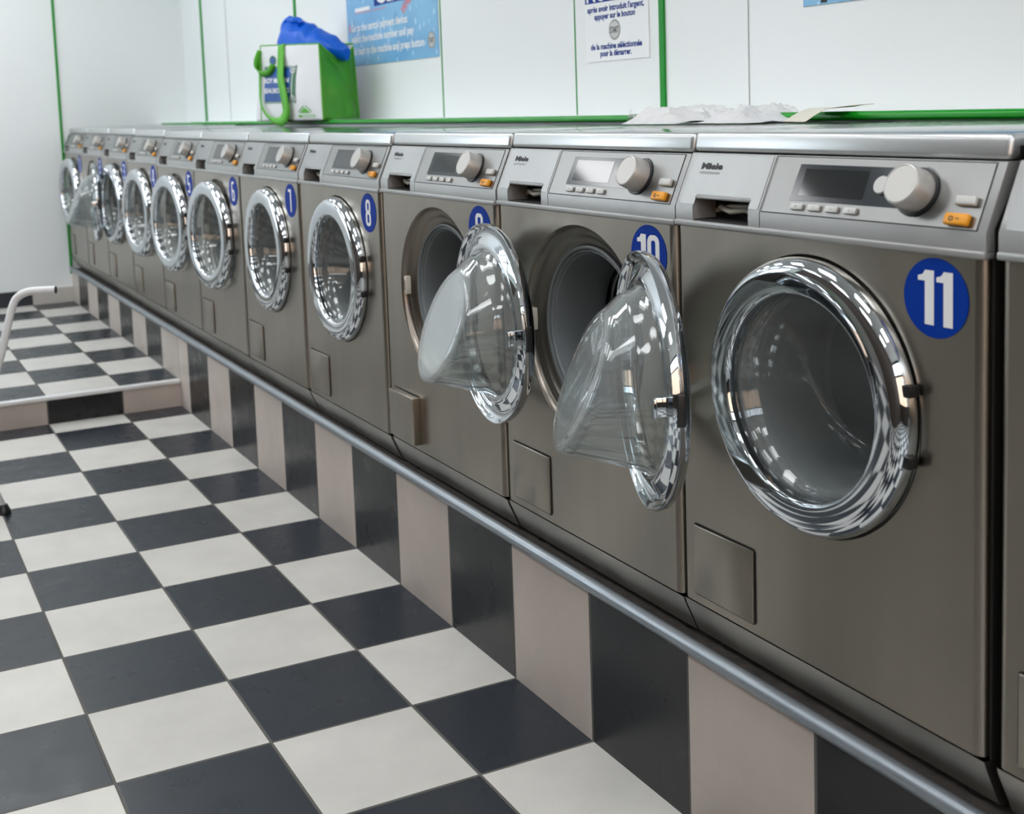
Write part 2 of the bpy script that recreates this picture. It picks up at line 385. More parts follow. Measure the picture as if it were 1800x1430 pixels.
# ceiling panel lights
for y in (-.55, -2.0):
    for x in (-5.2, -4.0, -2.8, -1.6, -.4, .8, 2.0):
        t_ = empty('ceiling_light', (x, y, ZC), 'square white ceiling panel lamp above the aisle', 'ceiling lamp', 'ceiling panel lamps')
        f = MB()
        for a, b, c_, d in ((-.3, .3, -.3, -.28), (-.3, .3, .28, .3), (-.3, -.28, -.28, .28), (.28, .3, -.28, .28)): f.box(a, b, c_, d, -.03, -.001)
        f.obj('lamp_frame', M['lampframe'], t_); MB().box(-.28, .28, -.28, .28, -.02, -.002).obj('diffuser', M['lamp'], t_)

# ------------------------------------------------------------------ washing machine (local: x along front, y into machine, z up from plinth)
W = .5995; CX, CZ = .3030, .478
ZB, ZT = .083, .699
SY, SZ = .036, .082; SL = math.hypot(SY, SZ)
def slope(x, s, h=0.): return Vector((x, s * SY / SL - h * SZ / SL, .730 + s * SZ / SL + h * SY / SL))
def yfr(z): return 0. if z <= .730 else (z - .730) * SY / SZ

def prism(mb, x0, x1, prof):
    n = len(prof); vs = [(x, y, z) for x in (x0, x1) for y, z in prof]
    mb.add(vs, [tuple(range(n))[::-1], tuple(range(n, 2 * n))] + [(i, (i + 1) % n, n + (i + 1) % n, n + i) for i in range(n)])

def round_poly(x0, x1, y0, y1, r, n=6):
    pts = []
    for cx, cy_, a in ((x1 - r, y1 - r, 0), (x0 + r, y1 - r, PI / 2), (x0 + r, y0 + r, PI), (x1 - r, y0 + r, 1.5 * PI)):
        for i in range(n + 1):
            q = a + PI / 2 * i / n; pts.append((cx + r * math.cos(q), cy_ + r * math.sin(q)))
    return pts
def plate(mb, pts, h0, h1, f):
    """closed outline extruded between heights h0 and h1; f maps (u, v, h)"""
    n = len(pts); vs = [f(u, v, h) for h in (h0, h1) for u, v in pts]
    mb.add(vs, [tuple(range(n))[::-1], tuple(range(n, 2 * n))] + [(i, (i + 1) % n, n + (i + 1) % n, n + i) for i in range(n)])

STK = .21   # stroke of the numerals, in numeral heights
def numeral(ch):
    """filled pieces of one block numeral, 0.5 wide and 1 high"""
    w, t_ = .50, (.165 if ch in '10' else .150)
    def ring(x0, x1, y0, y1, r):
        o = round_poly(x0, x1, y0, y1, r); i = round_poly(x0 + t_, x1 - t_, y0 + t_ * .8, y1 - t_ * .8, max(r - t_ * .8, .02)); n = len(o)
        return (o + i, [(k_, (k_ + 1) % n, n + (k_ + 1) % n, n + k_) for k_ in range(n)])
    def poly(*pts): return (list(pts), [tuple(range(len(pts)))])
    def rect(x0, x1, y0, y1): return poly((x0, y0), (x1, y0), (x1, y1), (x0, y1))
    h = w - t_; q = t_ * .8
    return {'0': [ring(0, w, 0, 1, .2)],
            '1': [rect(.16, .16 + .21, 0, 1), poly((0, .80), (.17, .80), (.17, 1), (.11, .92), (0, .885))],
            '2': [rect(0, w, 0, q), rect(0, w, 1 - q, 1), rect(h, w, .5, 1), rect(0, t_, 0, .5), rect(0, w, .5 - q / 2, .5 + q / 2)],
            '3': [rect(0, w, 0, q), rect(0, w, 1 - q, 1), rect(h, w, 0, 1), rect(.1, w, .5 - q / 2, .5 + q / 2)],
            '4': [rect(h - .03, w - .03, 0, 1), rect(0, w + .04, .25, .25 + q), poly((0, .30), (t_, .36), (h, 1), (h - .12, 1))],
            '5': [rect(0, w, 0, q), rect(0, w, 1 - q, 1), rect(0, t_, .5, 1), rect(h, w, .06, .5), rect(0, w, .5 - q / 2, .5 + q / 2)],
            '6': [ring(0, w, 0, .58, .18), rect(0, t_, .3, .86), poly((0, .86), (t_, .86), (w - .05, 1 - q), (w - .05, 1), (.14, 1), (.04, .95))],
            '7': [rect(.0, .40, 1 - q, 1), rect(.24, .24 + t_, 0, 1)],
            '8': [ring(.02, w - .02, .47, 1, .19), ring(0, w, 0, .56, .19)],
            '9': [ring(0, w, .42, 1, .18), rect(h, w, .14, .7), poly((.05, 0), (.36, 0), (.46, .05), (w, .14), (h, .14), (.05, q))]}[ch]

NBEND = [0, 0, 0]
def build_machine():
    root = bpy.data.objects.new('washing_machine', None); root.empty_display_size = .1; col.objects.link(root)
    parts = {}
    # cabinet: sides, back, bottom, inner front bulkhead
    mb = MB()
    for xx in (0, W - .003): prism(mb, xx, xx + .003, [(.05, .014), (.05, .0785), (.014, .0785), (.014, .735), (.055, .80), (.055, .83), (.545, .83), (.545, .014)])
    mb.box(.003, W - .003, .535, .545, .014, .83)
    mb.box(.003, W - .003, .04, .535, .014, .02)
    for x in (.05, W - .05):
        for y in (.06, .5): mb.lathe([(.018, 0), (.018, .014)], (x, y, 0), 'z', 16, cap0=True, cap1=True)
    parts['cabinet'] = mb.obj('cabinet', M['cab'], root)
    # front panel with the round opening and rolled side edges
    mb = MB(); x0, x1, rb = .003, W - .003, .013; R = .2
    rect = (x0 + rb, x1 - rb, ZB, ZT); angs = [2 * PI * i / 96 for i in range(96)]
    for cxx in rect[:2]:
        for czz in rect[2:]: angs.append(math.atan2(czz - CZ, cxx - CX) % (2 * PI))
    angs = sorted(set(round(a, 9) for a in angs)); inner = []; outer = []
    for a in angs:
        c_, s_ = math.cos(a), math.sin(a); inner.append((CX + R * c_, 0, CZ + R * s_))
        q = min((((rect[1] if c_ > 0 else rect[0]) - CX) / c_) if abs(c_) > 1e-9 else 9, (((rect[3] if s_ > 0 else rect[2]) - CZ) / s_) if abs(s_) > 1e-9 else 9)
        outer.append((CX + q * c_, 0, CZ + q * s_))
    n = len(angs); mb.add(inner + outer, [(i, (i + 1) % n, n + (i + 1) % n, n + i) for i in range(n)])
    for sx, xe in ((-1, x0), (1, x1)):
        col_ = [(xe - sx * rb + sx * rb * math.sin(a), rb - rb * math.cos(a)) for a in [PI / 2 * i / 6 for i in range(7)]] + [(xe, .05)]
        vs = [(x, y, z) for z in (ZB, ZT) for x, y in col_]; m_ = len(col_)
        mb.add(vs, [(i, i + 1, m_ + i + 1, m_ + i) for i in range(m_ - 1)])
    mb.add([(x0 + rb, 0, ZB), (x1 - rb, 0, ZB), (x1 - rb, .02, ZB), (x0 + rb, .02, ZB)], [(0, 1, 2, 3)])
    parts['front_panel'] = mb.obj('front_panel', M['steel'], root, smooth=50, fix=False)
    # lower kick plate, slanting inwards
    mb = MB(); prism(mb, .0015, W - .0015, [(.003, .0785), (.0055, .070), (.030, .016), (.034, .014), (.05, .014), (.05, .0785)])
    mb.obj('kick_plate', M['steelkick'], root, smooth=30)
    # lid
    mb = MB()
    def lidx(c): 
        return Vector((c.x, c.y + (.006 * (c.z - .812) / .034 if c.y < .2 else 0), c.z - (.004 if c.y > .3 and c.z > .83 else 0)))
    mb.bevbox(.001, W - .001, .036, .545, .8135, .8455, .008, 4, lidx)
    lid = mb.obj('lid', [M['lid'], M['lidtop']], root, smooth=50)
    for pg in lid.data.polygons:
        if pg.normal.z > .93: pg.material_index = 1
    # control fascia: silver plastic body (slot at the drawer), lip above the door panel
    mb = MB(); full = [(0, .708), (0, .730), (SY, .812), (.09, .812), (.09, .708)]
    prism(mb, .2025, W - .001, full)
    mb.bevbox(.001, W - .001, -.0045, .03, .6985, .7085, .0028, 3)
    mb.obj('control_panel_body', M['silver'], root, smooth=35)
    # thin dark joint lines: under the lid, behind the drawer
    MB().box(.004, W - .004, .05, .30, .8115, .814).obj('lid_joint', M['gap'], root)
    # detergent drawer with handle notch
    mb = MB(); up = [(yfr(.746), .746), (SY, .812), (.06, .812), (.06, .746)]
    prism(mb, .001, .2005, up)
    low = [(0, .708), (0, .730), (yfr(.746), .746), (.06, .746), (.06, .708)]
    prism(mb, .001, .044, low); prism(mb, .176, .2005, low)
    mb.bevbox(.044, .176, yfr(.742) - .001, yfr(.742) + .02, .7425, .7475, .002)
    dr = mb.obj('detergent_drawer', M['silver'], root, smooth=35)
    mb = MB(); plate(mb, [(.010, .004), (.046, .004), (.046, .0195), (.0475, .0205), (.1735, .0205), (.175, .0195), (.175, .004), (.196, .004), (.196, .0865), (.010, .0865)], 0, .0007, slope)
    mb.obj('drawer_plate', M['drawerplate'], dr)
    mb = MB(); mb.box(.044, .176, .046, .05, .709, .745); mb.box(.044, .176, .003, .046, .709, .7105); mb.obj('handle_recess', M['gap'], dr)
    mb = MB(); mb.tube([(.07, .035, .728), (.10, .030, .723), (.13, .033, .727), (.165, .035, .722)], .005, 8); mb.tube([(.055, .040, .722), (.09, .038, .730), (.15, .039, .732)], .004, 8)
    mb.obj('drawer_insert', M['cream'], dr, smooth=60)
    mb = MB(); fit_text(mb, 'Miele', .036, .088, .063, .0100, lambda x, z: slope(x, z, .0010), .05); mb.obj('maker_lettering', M['print'], dr, fix=False)
    mb = MB(); fit_text(mb, 'PROFESSIONAL', .036, .085, .0545, .0044, lambda x, z: slope(x, z, .0010)); mb.obj('small_lettering', M['printgrey'], dr, fix=False)
    # control plate with display, knob and keys
    mb = MB(); plate(mb, round_poly(.206, .584, .003, .0868, .0015, 2), 0, .0008, slope)
    cp = mb.obj('control_plate', M['plate'], root)
    mb = MB(); mb.cur = 0
    for a, b, c_, d in ((.2045, .5855, .0015, .0026), (.2045, .5855, .0872, .0882), (.2045, .2056, .0015, .0882), (.5844, .5855, .0015, .0882)):
        plate(mb, [(a, c_), (b, c_), (b, d), (a, d)], 0, .0005, slope)
    mb.obj('plate_outline', M['gap'], cp)
    KX, KS = .480, .0455
    mb = MB(); pts = [(.256, .0225), (.47, .0225)]
    for i in range(17):
        a = -PI / 2 + .25 + (PI - .45) * i / 16; pts.append((KX + .034 * math.cos(a), KS + .034 * math.sin(a)))
    pts += [(.47, .0765), (.258, .0765)]
    plate(mb, pts, .0008, .0018, slope); ds = mb.obj('display', M['display'], root)
    mb = MB(); plate(mb, round_poly(.272, .392, .030, .070, .001, 2), .0018, .0021, slope); mb.obj('screen', M['screen'], ds)
    def lathe_slope(mb, cx, cs, prof, n=40):
        vs = []; k_ = n
        for r, h in prof:
            for i in range(n):
                a = 2 * PI * i / n; vs.append(slope(cx + r * math.cos(a), cs + r * math.sin(a), h))
        fs = [(j * n + i, j * n + (i + 1) % n, (j + 1) * n + (i + 1) % n, (j + 1) * n + i) for j in range(len(prof) - 1) for i in range(n)]
        fs.append(tuple((len(prof) - 1) * n + i for i in range(n))); mb.add(vs, fs)
    mb = MB(); lathe_slope(mb, KX, KS, [(.0325, .0008), (.0325, .003), (.031, .0036)]); mb.obj('knob_base', M['black'], root, smooth=40)
    mb = MB(); lathe_slope(mb, KX, KS, [(.0285, .0036), (.0275, .030), (.0262, .0325), (.0245, .0332), (.0240, .0326)]); mb.obj('selector_knob', M['knob'], root, smooth=30)
    mb = MB(); lathe_slope(mb, .421, .051, [(.0125, .0018), (.0125, .0055), (.0115, .0066)], 24); sb = mb.obj('start_button', M['button'], root, smooth=40)
    for i, x in enumerate((.266, .300, .334, .368)):
        mb = MB(); mb.bevbox(x, x + .0225, .0085, .0175, .0004, .0052, .0012, 2, lambda c: slope(c.x, c.y, c.z))
        bt = mb.obj('program_button', M['button'], root, smooth=40)
        mb = MB(); fit_text(mb, str(i + 1), x + .0095, x + .013, .0112, .004, lambda u, v: slope(u, v, .0054)); mb.obj('button_numeral', M['printgrey'], bt, fix=False)
    mb = MB(); mb.bevbox(.546, .576, .031, .0435, .0004, .0085, .0025, 3, lambda c: slope(c.x, c.y, c.z)); mb.obj('stop_button', M['button'], root, smooth=40)
    mb = MB(); mb.bevbox(.5385, .5735, .0055, .0205, .0004, .0095, .0028, 3, lambda c: slope(c.x, c.y, c.z)); ob = mb.obj('power_button', M['orange'], root, smooth=40)
    mb = MB(); ov, of = round_poly(.547, .554, .0095, .0155, .0028, 4), []
    n4 = len(ov); iv = round_poly(.5485, .5525, .011, .014, .0013, 4)
    mb.add([slope(u, v, .0098) for u, v in ov + iv], [(i, (i + 1) % n4, n4 + (i + 1) % n4, n4 + i) for i in range(n4)])
    plate(mb, [(.557, .0122), (.5625, .0122), (.5625, .0134), (.557, .0134)], .0096, .0099, slope)
    mb.obj('power_symbol', M['print'], ob, fix=False)
    # porthole: pressed steel bezel, rubber gasket, drum
    mb = MB(); mb.lathe([(.2005, -.0004), (.1985, .001), (.1965, .006), (.194, .013), (.188, .016), (.183, .0165), (.179, .020), (.174, .026), (.167, .028), (.160, .029), (.157, .036)], (CX, 0, CZ), 'y', 96)
    bz = mb.obj('porthole_bezel', M['recess'], root, smooth=60)
    mb = MB(); mb.lathe([(.160, .029), (.160, .025), (.157, .023), (.154, .025), (.1535, .029), (.151, .029), (.149, .027), (.147, .030), (.1465, .034), (.144, .036), (.141, .05), (.136, .115), (.132, .135), (.136, .145), (.150, .150)], (CX, 0, CZ), 'y', 96)
    mb.obj('rubber_gasket', M['rubber'], root, smooth=35)
    mb = MB(); mb.lathe([(.150, .150), (.137, .155), (.133, .158), (.133, .162), (.150, .166), (.205, .170), (.222, .185), (.222, .46), (.0, .47)], (CX, 0, CZ), 'y', 72)
    for i in range(3):
        a = PI / 2 + .5 + i * 2 * PI / 3
        rib = [(CX + r * math.cos(a + d), y, CZ + r * math.sin(a + d)) for y in (.19, .45) for r, d in ((.221, -.2), (.175, -.05), (.175, .05), (.221, .2))]
        mb.add(rib, [(0, 1, 5, 4), (1, 2, 6, 5), (2, 3, 7, 6), (0, 3, 2, 1), (4, 5, 6, 7)])
    mb.obj('drum', M['drum'], root, smooth=40)
    mb = MB(); mb.bevbox(CX - .1955, CX - .1825, .004, .024, CZ - .022, CZ + .022, .002); lk = mb.obj('door_lock', M['cream'], root, smooth=40)
    MB().box(CX - .1925, CX - .1865, .0035, .0045, CZ - .013, CZ + .013).obj('lock_slot', M['slot'], lk)
    mb = MB()
    for dz_ in (-.036, .036): mb.lathe([(.004, .018), (.0035, .015), (.0, .0145)], (CX - .188, 0, CZ + dz_), 'y', 12)
    mb.obj('screw', M['chrome'], bz, smooth=40)
    # filter flap
    mb = MB(); plate(mb, round_poly(.0335, .1825, .0965, .2165, .006, 4), .0002, .0009, lambda u, v, h: (u, -h, v)); fg = mb.obj('flap_joint', M['gap'], root)
    mb = MB(); mb.bevbox(.0365, .1800, -.0045, .018, .0990, .2140, .0016, 3); fl = mb.obj('filter_flap', M['steel'], root, smooth=40)
    # door: origin on the hinge axis
    HX, HY = CX + .200, -.028
    door_loc = (HX, HY, CZ); dc = Vector((-.200, .028, 0))
    mb = MB(); mb.lathe([(0.1965, -0.0008), (0.1975, -0.0049), (0.1965, -0.0131), (0.1935, -0.0201), (0.1890, -0.0254), (0.1835, -0.0287), (0.1780, -0.0299), (0.1770, -0.0300), (0.1640, -0.0297), (0.1520, -0.0294), (0.1512, -0.0293),
                         (0.1480, -0.0275), (0.1458, -0.0221), (0.1450, -0.0148), (0.1450, -0.0033), (0.1500, -0.0016), (0.1600, -0.0049), (0.1720, -0.0115), (0.1820, -0.0131), (0.1900, -0.0082), (0.1930, -0.0016)], dc, 'y', 112, closed=True)
    door = mb.obj('door', M['chrome'], root, smooth=60, loc=door_loc)
    # slanted glass bowl
    NB = 72
    def ring(rx, rz, dy, cz=0., tilt=None):
        out = []
        for i in range(NB):
            a = 2 * PI * i / NB; z = cz + rz * math.sin(a)
            out.append((dc.x + rx * math.cos(a), dc.y + (dy if tilt is None else tilt(z) + dy), z))
        return out
    def endd(z): return .045 + (.110 - z) / .210 * .085          # depth of the slanted bottom: shallow above, deep below
    def bowl(k_, off):
        loops = [ring(.1455 - off, .1455 - off, -.012), ring(.1445 - off, .1445 - off, .0), ring(.139 - off, .139 - off, .003), ring(.137 - off, .137 - off, .012), ring(.134 - off, .134 - off, .016), ring(.1325 - off, .1325 - off, .024)]
        base = loops[-1]; end = ring(.106 - off, .109 - off, -off, .005, endd)
        for j in range(1, 7):
            q = j / 7
            loops.append([tuple(base[i][c_] * (1 - q) + end[i][c_] * q for c_ in range(3)) for i in range(NB)])
        loops.append(end)
        loops.append(ring(.102 - off, .105 - off, .0045 - off, .005, endd)); loops.append(ring(.095 - off, .098 - off, .0065 - off, .005, endd)); loops.append(ring(.080, .084, .0070 - off, .005, endd))
        return loops
    mb = MB(); lo = bowl(0, 0.); nl = len(lo)
    vs = [q for L2 in lo for q in L2]; fs = [(j * NB + i, j * NB + (i + 1) % NB, (j + 1) * NB + (i + 1) % NB, (j + 1) * NB + i) for j in range(nl - 1) for i in range(NB)]
    li = bowl(0, .0055); vs += [q for L2 in li for q in L2]; o_ = nl * NB
    fs += [(o_ + j * NB + i, o_ + (j + 1) * NB + i, o_ + (j + 1) * NB + (i + 1) % NB, o_ + j * NB + (i + 1) % NB) for j in range(nl - 1) for i in range(NB)]
    fs += [(i, o_ + i, o_ + (i + 1) % NB, (i + 1) % NB) for i in range(NB)]
    nwall = len(fs); NBEND[:] = [nwall, (nl - 4) * NB, (nl - 1) * NB]
    vs += [(dc.x, dc.y + endd(.005) + .0072, .005), (dc.x, dc.y + endd(.005) + .0017, .005)]; e = len(vs) - 2
    fs += [((nl - 1) * NB + i, (nl - 1) * NB + (i + 1) % NB, e) for i in range(NB)] + [(o_ + (nl - 1) * NB + i, e + 1, o_ + (nl - 1) * NB + (i + 1) % NB) for i in range(NB)]
    mb.add(vs, fs); gb = mb.obj('glass_bowl', M['glass'], door, smooth=60, fix=False)
    for z in (-.046, .046): MB().bevbox(dc.x + .186, dc.x + .199, dc.y - .020, dc.y - .004, z - .008, z + .008, .002).obj('hinge', M['black'], door, smooth=40)
    mb = MB(); mb.bevbox(dc.x - .1985, dc.x - .191, dc.y - .019, dc.y - .005, -.024, .024, .003, 3); mb.obj('door_grip', M['black'], door, smooth=40)
    mb = MB(); mb.bevbox(dc.x - .176, dc.x - .170, dc.y - .014, dc.y + .022, -.014, .014, .0015); mb.bevbox(dc.x - .184, dc.x - .170, dc.y + .018, dc.y + .023, -.014, .014, .0015)
    mb.obj('latch_hook', M['chrome'], door, smooth=40)
    # number sticker
    mb = MB(); plate(mb, [(.525 + .050 * math.cos(2 * PI * i / 64), .6445 + .050 * math.sin(2 * PI * i / 64)) for i in range(64)], .0002, .0009, lambda u, v, h: (u, -h, v))
    st = mb.obj('number_sticker', M['sticker'], root)
    return root

def number_mesh(s):
    mb = MB(); H = .068; gap = .055
    widths = {'1': .37}; tot = sum(widths.get(c_, .5) for c_ in s) + gap * (len(s) - 1); x = -tot / 2
    for c_ in s:
        for q_, (pts, fs) in enumerate(numeral(c_)): mb.add([(.525 + (x + u) * H, -.0013 - .00006 * q_, .6445 + (v - .5) * H) for u, v in pts], fs)
        x += widths.get(c_, .5) + gap
    return mb.mesh('numeral', False)

proto = build_machine()
def copy_tree(o, parent=None):
    c_ = o.copy(); col.objects.link(c_)
    if parent is not None: c_.parent = parent
    for ch in list(o.children): copy_tree(ch, c_)
    return c_
PITCH = .60570
DX = [.0007, -.0006, .0047, .0041, -.002, -.005, -.001, .005, .0045, .0015, -.0015, -.002]     # joint k between machine 11-k and 12-k ...
DZ = [.0040, .0015, .0001, -.0037, -.0062, -.0065, -.0055, -.0041, .0035, .0060, .008, .008]
MACHINES = [ # number, door angle, label
    ('11', 0, 'nearest steel washing machine, blue sticker 11, door shut, dark display'),
    ('10', 158, 'steel washing machine with blue sticker 10, round door swung wide open'),
    ('9', 172, 'steel washing machine with blue sticker 9, door open, filter flap ajar'),
    ('8', 0, 'steel washing machine with blue sticker 8 and shut chrome door'),
    ('7', 0, 'steel washing machine with blue sticker 7 and shut chrome door'),
    ('6', 6, 'steel washing machine with blue sticker 6, chrome door slightly ajar'),
    ('5', 6, 'steel washing machine with blue sticker 5, chrome door slightly ajar'),
    ('4', 5, 'steel washing machine with blue sticker 4, chrome door slightly ajar'),
    ('3', 4, 'steel washing machine with blue sticker 3, beside the far open door'),
    ('2', 174, 'far steel washing machine with blue sticker 2, glass door swung open'),
    ('1', 5, 'farthest steel washing machine, against the end wall, blue sticker 1'),
    ('', 0, 'steel washing machine cut off by the right edge of the photo')]
copies = [proto] + [copy_tree(proto) for _ in MACHINES[1:]]
for i, (num, ang, label) in enumerate(MACHINES):
    o = copies[i]
    k_ = i if num else -1
    a, b = (DX[k_ + 1], DX[k_]) if k_ >= 0 else (DX[0], DX[0])
    x = -k_ * PITCH + (DX[k_ + 1] if k_ >= 0 else .0085); z = (DZ[k_] + DZ[k_ + 1]) / 2 if k_ >= 0 else .005
    o.location = (x + .0026, 0, B0 + max(z, -.006))
    tag(o, label, 'washing machine', 'steel washing machines in the row')
    for ch in o.children:
        nm = ch.name.split('.')[0]
        if nm == 'door': ch.rotation_euler = (0, 0, math.radians(ang))
        if nm == 'number_sticker':
            if num: link('numeral', number_mesh(num), M['white'], ch)
            else: drop_ = ch
        if nm == 'door' and num == '9':
            for g_ in ch.children:
                if g_.name.startswith('glass_bowl'):
                    g_.data = g_.data.copy(); g_.data.materials.append(M['frost'])
                    for pg_ in g_.data.polygons[NBEND[0]:]: pg_.material_index = 1
                    for pg_ in g_.data.polygons[NBEND[1]:NBEND[2]]: pg_.material_index = 1
        if nm == 'filter_flap' and num == '9':
            ch.location = (.004, -.016, 0.); ch.rotation_euler = (0, 0, 0)
    if not num: bpy.data.objects.remove(drop_)

# ------------------------------------------------------------------ notices on the back wall
pb = lambda x, z: (x, YB - .0035, z)
po = tag(MB().box(-3.300, -2.425, YB - .003, YB - .0003, 1.385, 1.98).obj('poster', M['poster']), 'blue poster with white English washing instructions, behind the shopping bag', 'poster', 'notices on the wall')
def lines(parent, m, rows, h):
    for body, a, b, z in rows:
        mb = MB(); fit_text(mb, body, a, b, z, h, pb, .032); mb.obj('text_line', m, parent, fix=False)
lines(po, M['white'], (('Go to the central payment device:', -3.255, -2.685, 1.527), ('select the machine number and pay', -3.255, -2.632, 1.481),
                       ('Go back to the machine and press button', -3.255, -2.545, 1.431)), .030)
mb = MB(); fit_text(mb, '5', -3.293 + .008, -3.262, 1.527, .028, pb, .02); mb.obj('step_numeral', M['redprint'], po, fix=False)
mb = MB(); mb.box(-3.00, -2.60, YB - .0036, YB - .0028, 1.6125, 1.75); hb = mb.obj('title_bar', M['blueprint'], po)
mb = MB(); fit_text(mb, 'CE', -2.985, -2.80, 1.622, .10, lambda x, z: (x, YB - .0042, z), .02); mb.obj('title_lettering', M['white'], hb, fix=False)
mb = MB(); mb.box(-3.205, -3.05, YB - .0036, YB - .0028, 1.604, 1.619); mb.obj('label_strip', M['white'], po)
mb = MB(); mb.box(-3.205, -2.88, YB - .0036, YB - .0028, 1.598, 1.6005); mb.obj('red_line', M['redprint'], po)
mb = MB(); vs, fs = text_mesh('WASH', .055, .8, .02); ca, sa = math.cos(.62), math.sin(.62)
mb.add([(-2.72 + v[0] * ca - v[1] * sa, YB - .0036, 1.552 + v[0] * sa + v[1] * ca) for v in vs], fs); mb.obj('red_lettering', M['redprint'], po, fix=False)
def start_disc(parent, cx, cz, r):
    mb = MB(); mb.lathe([(r, 0), (r * .97, -.0004), (r * .82, -.0005)], (cx, YB - .0032, cz), 'y', 32); mb.obj('start_symbol', M['printgrey'], parent)
    mb = MB(); mb.lathe([(r * .82, -.0005), (0, -.0006)], (cx, YB - .0032, cz), 'y', 32); d = mb.obj('start_symbol_face', M['button'], parent)
    mb = MB(); fit_text(mb, 'START', cx - r * .72, cx + r * .72, cz - r * .3, r * .62, lambda x, z: (x, YB - .0043, z), .015); mb.obj('start_lettering', M['print'], d, fix=False)
start_disc(po, -2.482, 1.447, .031)

p2 = tag(MB().box(-1.450, -1.142, YB - .003, YB - .0003, 1.317, 1.62).obj('poster', M['poster2']), 'small white notice with blue French text and a START button', 'poster', 'notices on the wall')
lines(p2, M['blueprint'], (("après avoir introduit l'argent,", -1.438, -1.160, 1.456), ('appuyer sur le bouton', -1.402, -1.202, 1.4345),
                           ('de la machine séléctionnée', -1.424, -1.172, 1.3505), ('pour la démarrer.', -1.376, -1.222, 1.3305)), .0165)
mb = MB(); mb.box(-1.449, -1.143, YB - .0036, YB - .0028, 1.4815, 1.56); hb = mb.obj('title_bar', M['blueprint'], p2)
mb = MB(); fit_text(mb, 'NOTICE', -1.440, -1.20, 1.4865, .05, lambda x, z: (x, YB - .0042, z), .03); mb.obj('title_lettering', M['white'], hb, fix=False)
start_disc(p2, -1.302, 1.401, .0285)
p3 = tag(MB().box(-.553, .35, YB - .003, YB - .0003, 1.399, 1.95).obj('poster', M['poster']), 'blue poster cut off by the top edge at right', 'poster', 'notices on the wall')
mb = MB(); mb.bevbox(-.497, -.478, YB - .0038, YB - .0028, 1.402, 1.45, .0004); mb.obj('dark_figure', M['print'], p3)

# ------------------------------------------------------------------ shopping bag on the ledge
ZBAG = 1.1705
FLc, FRc, BRc, BLc = Vector((-3.46, .420)), Vector((-3.005, .530)), Vector((-3.085, .715)), Vector((-3.52, .640))
def bagpt(a, b, u, v, bulge, seed, top=.315, sag=0., fold=.006, pk=1):
    p_ = a.lerp(b, u); d = (b - a); nrm = Vector((d.y, -d.x)).normalized()
    z = v * top
    amp = bulge * math.sin(PI * u ** pk) * (1 - .55 * v) * (.35 + math.sin(PI * min(1, v * .9 + .1)))
    w_ = (noise.noise(Vector((u * 3.1 + seed, v * 3.7, seed))) * .012 + abs(noise.noise(Vector((u * 2.2 + v * 2.5 + seed, v * 1.6 - u, seed)))) * fold) * math.sin(PI * min(1, max(0, u * 1.02)))
    q = p_ + nrm * (amp + w_)
    c_ = (FLc + BRc) / 2; q = c_ + (q - c_) * (1 - .06 * v)
    return Vector((q.x, q.y, ZBAG + z - sag * math.sin(PI * u) * v ** 3))
def sheet(mb, f, nu, nv):
    vs = [f(i / nu, j / nv) for j in range(nv + 1) for i in range(nu + 1)]
    mb.add(vs, [(j * (nu + 1) + i, j * (nu + 1) + i + 1, (j + 1) * (nu + 1) + i + 1, (j + 1) * (nu + 1) + i) for j in range(nv) for i in range(nu)])
bag = empty('shopping_bag', (-3.25, .58, ZBAG), 'large white and green woven shopping bag standing on the ledge above the machines', 'bag')
bag_inv = bag.location.copy()
def bobj(mb, name, m, parent=bag, smooth=None, sol=0.):
    lc = Vector(bag_inv)
    o = mb.obj(name, m, parent, smooth, xf=lambda q: q - lc, fix=False)
    if sol:
        md = o.modifiers.new('thickness', 'SOLIDIFY'); md.thickness = sol; md.offset = 0
    return o
front = lambda u, v: bagpt(FLc, FRc, u, v, .018, 1.3, .318 - .018 * u, .0)
side = lambda u, v: bagpt(FRc, BRc, u, v, .020, 5.1, .300 - .012 * u, .050, .035)
back = lambda u, v: bagpt(BRc, BLc, u, v, .006, 8.2, .300 + .02 * u)
left = lambda u, v: bagpt(BLc, FLc, u, v, .028 + .10 * (1 - v) ** 2, 3.4, .325 - .005 * u, .03, .006, 3)
mb = MB(); sheet(mb, front, 36, 30); sheet(mb, back, 18, 18); sheet(mb, lambda u, v: Vector((*(FLc.lerp(FRc, u)).lerp(BLc.lerp(BRc, u), v), ZBAG + .001)), 6, 6)
bobj(mb, 'bag_body', M['bagwhite'], smooth=70, sol=.0015)
for f, mt_ in ((side, 'baggreen'), (left, 'bagwhite')):
    mb = MB(); sheet(mb, f, 22, 30); bobj(mb, 'gusset', M[mt_], smooth=70, sol=.0015)
# piping along the upright seams and the rim
mb = MB()
for f, u in ((front, 0.), (front, 1.), (side, 1.)): mb.tube([f(u, j / 14) for j in range(15)], .0035, 6)
mb.tube([front(i / 14, 1.) for i in range(15)], .003, 6); mb.tube([side(i / 14, 1.) for i in range(15)], .004, 6); mb.tube([back(i / 14, 1.) for i in range(15)], .004, 6)
bobj(mb, 'piping', M['strap'], smooth=70)
def on_front(u, v, h=.0022):
    p_ = front(u, v); e = .01; du = front(min(1, u + e), v) - front(max(0, u - e), v); dv = front(u, min(1, v + e)) - front(u, max(0, v - e))
    return p_ + du.cross(dv).normalized() * h
def patch(mb, u0, u1, v0, v1, h, nu=12, nv=12): sheet(mb, lambda a, b: on_front(u0 + (u1 - u0) * a, v0 + (v1 - v0) * b, h), nu, nv)
mb = MB(); patch(mb, .085, .66, .235, .725, .0020); pr = bobj(mb, 'printed_panel', M['bagdk'])
mb = MB(); patch(mb, .09, .575, .26, .70, .0026); bobj(mb, 'blue_field', M['baglogo'], pr)
mb = MB()
